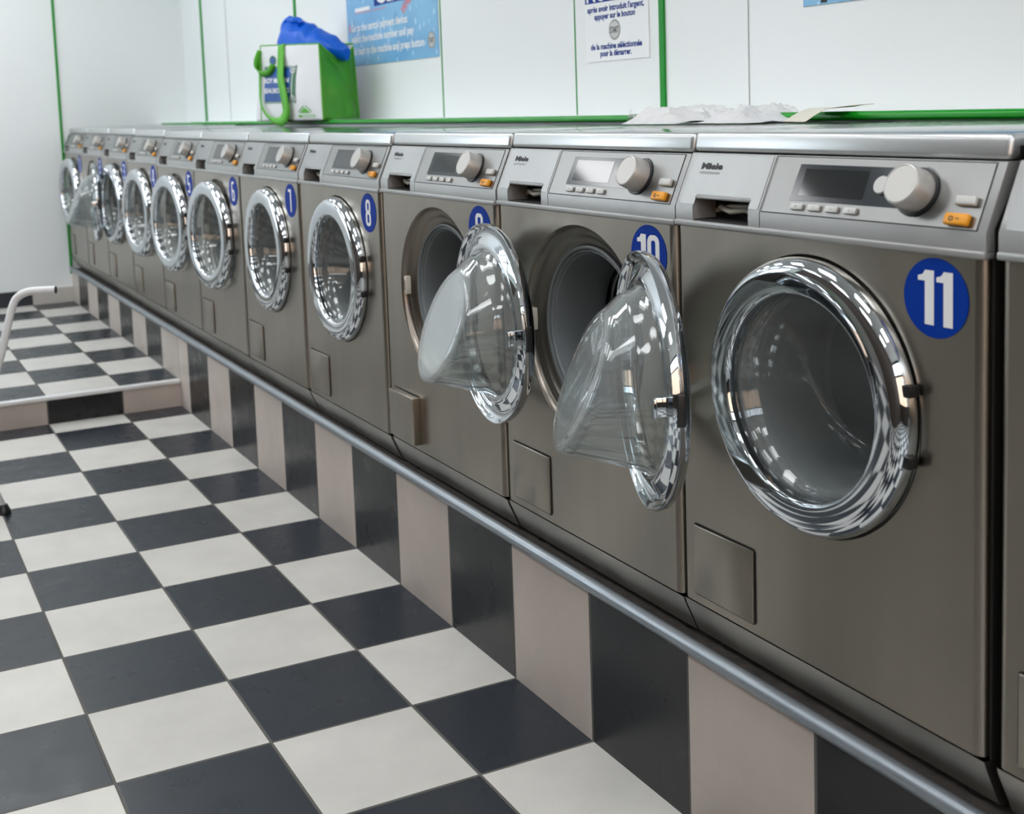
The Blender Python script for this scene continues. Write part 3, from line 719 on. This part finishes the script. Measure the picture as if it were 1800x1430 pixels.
for a, b, c_, d in ((.598, .608, .27, .69), (.10, .59, .708, .714), (.10, .59, .245, .251)): patch(mb, a, b, c_, d, .0028, 6, 6)
for cu_, cv_ in ((.60, .675), (.61, .285)):
    for r0, r1 in ((.035, .045), (.012, .02)):
        n = 20; vs = [on_front(cu_ + r * math.cos(2 * PI * i / n), cv_ + r * 1.15 * math.sin(2 * PI * i / n), .0030) for r in (r0, r1) for i in range(n)]
        mb.add(vs, [(i, (i + 1) % n, n + (i + 1) % n, n + i) for i in range(n)])
bobj(mb, 'scroll_border', M['bagwhite'], pr)
mb = MB()
fit_text(mb, 'LEROY MERLIN', .01, .555, .505, .062, lambda u, v: on_front(u, v, .0034), .035)
bobj(mb, 'lettering', M['white'], pr); mb = MB()
fit_text(mb, 'BEAUBOURG', .075, .57, .375, .062, lambda u, v: on_front(u, v, .0034), .035)
bobj(mb, 'lettering', M['white'], pr)
mb = MB(); mb.add([on_front(.24 + .065 * math.cos(2 * PI * i / 20), .80 + .065 * math.sin(2 * PI * i / 20), .002) for i in range(20)], [tuple(range(20))]); bobj(mb, 'round_print', M['bagdk'], pr)
mb = MB(); mb.add([on_front(.24 + .045 * math.cos(2 * PI * i / 20), .80 + .045 * math.sin(2 * PI * i / 20), .0025) for i in range(20)], [tuple(range(20))]); bobj(mb, 'round_print_centre', M['baglogo'], pr)
mb = MB(); mb.add([on_front(u, v, .0024) for u, v in ((.70, .10), (.84, .10), (.77, .175))], [(0, 1, 2)])
for a, b in (((.685, .115), (.755, .195)), ((.785, .195), (.86, .115))):
    dxy = Vector((b[0] - a[0], b[1] - a[1])).normalized(); q = Vector((-dxy.y, dxy.x)) * .006
    mb.add([on_front(u, v, .0024) for u, v in ((a[0] - q.x, a[1] - q.y), (b[0] - q.x, b[1] - q.y), (b[0] + q.x, b[1] + q.y), (a[0] + q.x, a[1] + q.y))], [(0, 1, 2, 3)])
patch(mb, .68, .90, .045, .075, .0024, 8, 3); bobj(mb, 'triangle_emblem', M['strap'])
mb = MB(); patch(mb, .73, .885, .053, .067, .0030, 8, 3); bobj(mb, 'emblem_gap', M['bagwhite'])
# straps: a long loop hanging down the front, a short one folded at the left
def ribbon(mb, pts, wd, side_v, n=6):
    pts = spline(pts, n); vs = []
    for i, q in enumerate(pts):
        d = (pts[min(i + 1, len(pts) - 1)] - pts[max(i - 1, 0)]).normalized(); s_ = side_v - d * side_v.dot(d); s_.normalize()
        vs += [q - s_ * wd / 2, q + s_ * wd / 2]
    mb.add(vs, [(2 * i, 2 * i + 1, 2 * i + 3, 2 * i + 2) for i in range(len(pts) - 1)])
fd = Vector((FRc.x - FLc.x, FRc.y - FLc.y, 0)).normalized(); fnm = Vector((fd.y, -fd.x, 0))
sp = [on_front(.39, 1.0, .004), on_front(.42, .80, .010), on_front(.46, .55, .014), on_front(.53, .30, .016), on_front(.54, .12, .018), on_front(.44, .02, .020), on_front(.28, .03, .020), on_front(.13, .14, .018), on_front(.05, .30, .014), on_front(.02, .6, .010), on_front(.01, .80, .008)]
sp[5].z = ZBAG; 
mb = MB()
pts = spline(sp, 6); vs = []
for i, q in enumerate(pts):
    d = (pts[min(i + 1, len(pts) - 1)] - pts[max(i - 1, 0)]).normalized(); s_ = d.cross(fnm).normalized()
    wd = .050 if i < 28 else .050 - .036 * min(1, (i - 28) / 10)
    vs += [q - s_ * wd / 2, q + s_ * wd / 2]
mb.add(vs, [(2 * i, 2 * i + 1, 2 * i + 3, 2 * i + 2) for i in range(len(pts) - 1)]); bobj(mb, 'handle', M['strap'], smooth=60, sol=.002)
mb = MB(); sp2 = [on_front(.02, .93, .004), on_front(-.01 + .01, .80, .018), on_front(.03, .68, .026), on_front(.12, .62, .024), on_front(.22, .64, .016), on_front(.29, .74, .010)]
ribbon(mb, sp2, .030, Vector((0, 0, 1)) * .8 + fnm * .6, 7); bobj(mb, 'handle', M['strap'], smooth=60, sol=.002)
# blue bag stuffed in the top
mb = MB(); NU, NV = 48, 22
def bluef(u, v):
    a = 2 * PI * u; L0 = FLc.lerp(FRc, .12); c0 = Vector((-3.34, .575)); c1 = Vector((-3.05, .635))
    s_ = u; return None
prof = [(0.0, .070, .060), (.05, .112, .085), (.2, .120, .100), (.38, .103, .098), (.55, .080, .090), (.72, .055, .08), (.88, .03, .06), (1.0, .006, .02)]
vs = []; n_s, n_a = 40, 28
A = Vector((-3.44, .550, ZBAG + .305)); Bv = Vector((-3.00, .640, ZBAG + .272)); ax = (Bv - A)
for i in range(n_s + 1):
    s_ = i / n_s
    for j in range(len(prof) - 1):
        if prof[j][0] <= s_ <= prof[j + 1][0]:
            q = (s_ - prof[j][0]) / (prof[j + 1][0] - prof[j][0]); q = q * q * (3 - 2 * q); hh = prof[j][1] * (1 - q) + prof[j + 1][1] * q; ww = prof[j][2] * (1 - q) + prof[j + 1][2] * q
    c_ = A + ax * s_
    for k_ in range(n_a):
        a = 2 * PI * k_ / n_a; hz = hh * math.sin(a) if math.sin(a) > 0 else .04 * math.sin(a)
        p_ = c_ + Vector((-.17, .98, 0)) * (ww * .75 * math.cos(a)) + Vector((0, 0, hz))
        nn = noise.noise(p_ * 11.) * .014 - abs(noise.noise(p_ * 17.)) * .022 + .006 + noise.noise(p_ * 40.) * .004
        p_ += Vector((.1 * math.cos(a), math.cos(a), math.sin(a))).normalized() * nn * min(1, hh / .04)
        vs.append(p_)
mb.add(vs, [(i * n_a + k_, i * n_a + (k_ + 1) % n_a, (i + 1) * n_a + (k_ + 1) % n_a, (i + 1) * n_a + k_) for i in range(n_s) for k_ in range(n_a)] + [tuple(range(n_a)), tuple(n_s * n_a + k_ for k_ in range(n_a))])
bb = empty('blue_bag', (-3.25, .59, ZBAG + .30), 'crumpled bright blue plastic bag stuffed into the top of the shopping bag', 'bag')
lc2 = bb.location.copy(); mb.obj('bag_body', M['bluebag'], bb, 70, xf=lambda q: q - lc2)
mb = MB(); rp = spline([Vector(vs[i * n_a + j]) + Vector((0, 0, .004)) for i, j in ((0, 9), (2, 8), (5, 8), (8, 9), (12, 8), (15, 9))], 5)
mb.tube(rp, [.013 + .003 * math.sin(i * .8) for i in range(len(rp))], 12)
mb.obj('bag_rim', M['bluebag'], bb, 70, xf=lambda q: q - lc2)

# ------------------------------------------------------------------ crumpled film and paper on the rail
def heap(x0, x1, y0, y1, z0, hfun, seed, nx=120, ny=60, amp=.02):
    def f(u, v):
        x = x0 + (x1 - x0) * u; y = y0 + (y1 - y0) * v
        q = Vector((x * 9 + seed, y * 9, seed)); r = noise.noise(q) * .5 + (.45 - abs(noise.noise(q * 2.3))) * 1.0 + (.3 - abs(noise.noise(q * 5.1))) * .5 + (.3 - abs(noise.noise(q * 11.))) * .22
        h = max(.001, hfun(u, v) * (.55 + .75 * r))
        return Vector((x + noise.noise(q * 1.7) * amp, y + noise.noise(q * 1.9 + Vector((9, 0, 0))) * amp * .7, z0 + h))
    mb = MB(); sheet(mb, f, nx, ny); return mb
def edgefall(u, v): return min(1, math.sin(PI * min(max(v, 0), 1)) * 1.6)
ft = heap(-.745, -.535, .40, .62, 1.153, lambda u, v: (.008 + .034 * math.exp(-((u - .22) / .22) ** 2) + .028 * math.exp(-((u - .65) / .3) ** 2)) * edgefall(u, v) * (.5 + .5 * math.sin(PI * (.08 + .9 * u))), 3.1)
tag(ft.obj('plastic_film', M['film'], None, 75), 'low crumpled heap of thin white plastic film lying over the green rail', 'plastic film', 'plastic scraps on the rail')
ft = heap(-.515, -.325, .42, .66, 1.153, lambda u, v: (.009 + .028 * math.exp(-((u - .42) / .26) ** 2)) * edgefall(u, v) * (.35 + .75 * math.sin(PI * (.1 + .85 * u))), 11.7)
tag(ft.obj('plastic_film', M['film'], None, 75), 'taller peak of white plastic film next to the cream paper', 'plastic film', 'plastic scraps on the rail')
mb = MB(); 
def paperf(u, v):
    x = -.285 + .085 * u + .030 * v; y = .47 + .145 * v - .02 * u; z = 1.1545 + .0225 * math.sin(PI / 2 * min(1, v * 2.4)) + .006 * u * v + noise.noise(Vector((x * 16, y * 16, 3))) * .005
    return Vector((x, y, max(z, 1.1547)))
sheet(mb, paperf, 24, 18); o = mb.obj('paper_sheet', M['paper'], None, 60); md = o.modifiers.new('thickness', 'SOLIDIFY'); md.thickness = .0008
tag(o, 'creased cream paper sheet lying over the green rail', 'paper')
mb = MB(); pts = [(-.928 + .03 * i / 10, .556, 1.1612) for i in range(11)]; mb.tube(pts, [.0100 + .0022 * math.sin(i * 2.3) for i in range(11)], 14, False)
mb.add([(-.92, .545, 1.1705), (-.90, .540, 1.1715), (-.895, .54, 1.182), (-.912, .545, 1.186)], [(0, 1, 2, 3)])
tag(mb.obj('tape_wrap', M['clear'], None, 60), 'clear tape wrapped around the joint of the green rail', 'tape')

# ------------------------------------------------------------------ white tube frame at the left edge
TUBE = [(-2.346, -0.636, 0.688),(-2.374, -0.696, 0.687),(-2.385, -0.722, 0.683),(-2.395, -0.746, 0.668),(-2.399, -0.761, 0.642),(-2.4, -0.779, 0.586),(-2.403, -0.81, 0.481),(-2.41, -0.862, 0.342),(-2.413, -0.89, 0.254),(-2.4, -0.884, 0.165),(-2.38, -0.863, 0.072),(-2.364, -0.845, 0.011)]
tf = empty('tube_stand', (-2.36, -.86, 0), 'white bent tubular metal stand with black foot, cut off by the left edge', 'stand')
lc3 = tf.location.copy(); X3 = lambda q: q - lc3
path = spline(TUBE, 6)
MB().tube(path, .0125, 16).obj('tube', M['whitecoat'], tf, 50, xf=X3)
d = (path[0] - path[1]).normalized(); MB().tube([path[0] - d * .004, path[0] + d * .003], .0115, 16).obj('end_cap', M['black'], tf, 40, xf=X3)
f0 = Vector(TUBE[-1]); g0 = Vector(TUBE[-2]); dd = (f0 - g0).normalized()
MB().tube([g0, g0.lerp(f0, .5), f0], [.017, .018, .019], 16).obj('leg_sleeve', M['sleeve'], tf, 50, xf=X3)
mb = MB(); mb.lathe([(.0, .030), (.014, .030), (.017, .022), (.022, .012), (.024, .003), (.022, 0), (.0, 0)], (f0.x + dd.x * .02, f0.y + dd.y * .02, 0), 'z', 24); mb.obj('foot', M['black'], tf, 50, xf=X3)
off = Vector((-.35, -.30, 0))
MB().tube([q + off for q in path], .0125, 16).obj('tube', M['whitecoat'], tf, 50, xf=X3)
f1 = f0 + off
mb = MB(); mb.lathe([(.0, .030), (.014, .030), (.017, .022), (.022, .012), (.024, .003), (.022, 0), (.0, 0)], (f1.x + dd.x * .02, f1.y + dd.y * .02, 0), 'z', 24); mb.obj('foot', M['black'], tf, 50, xf=X3)
MB().tube([Vector(TUBE[-4]), Vector(TUBE[-4]) + off], .010, 12).obj('cross_bar', M['whitecoat'], tf, 50, xf=X3)
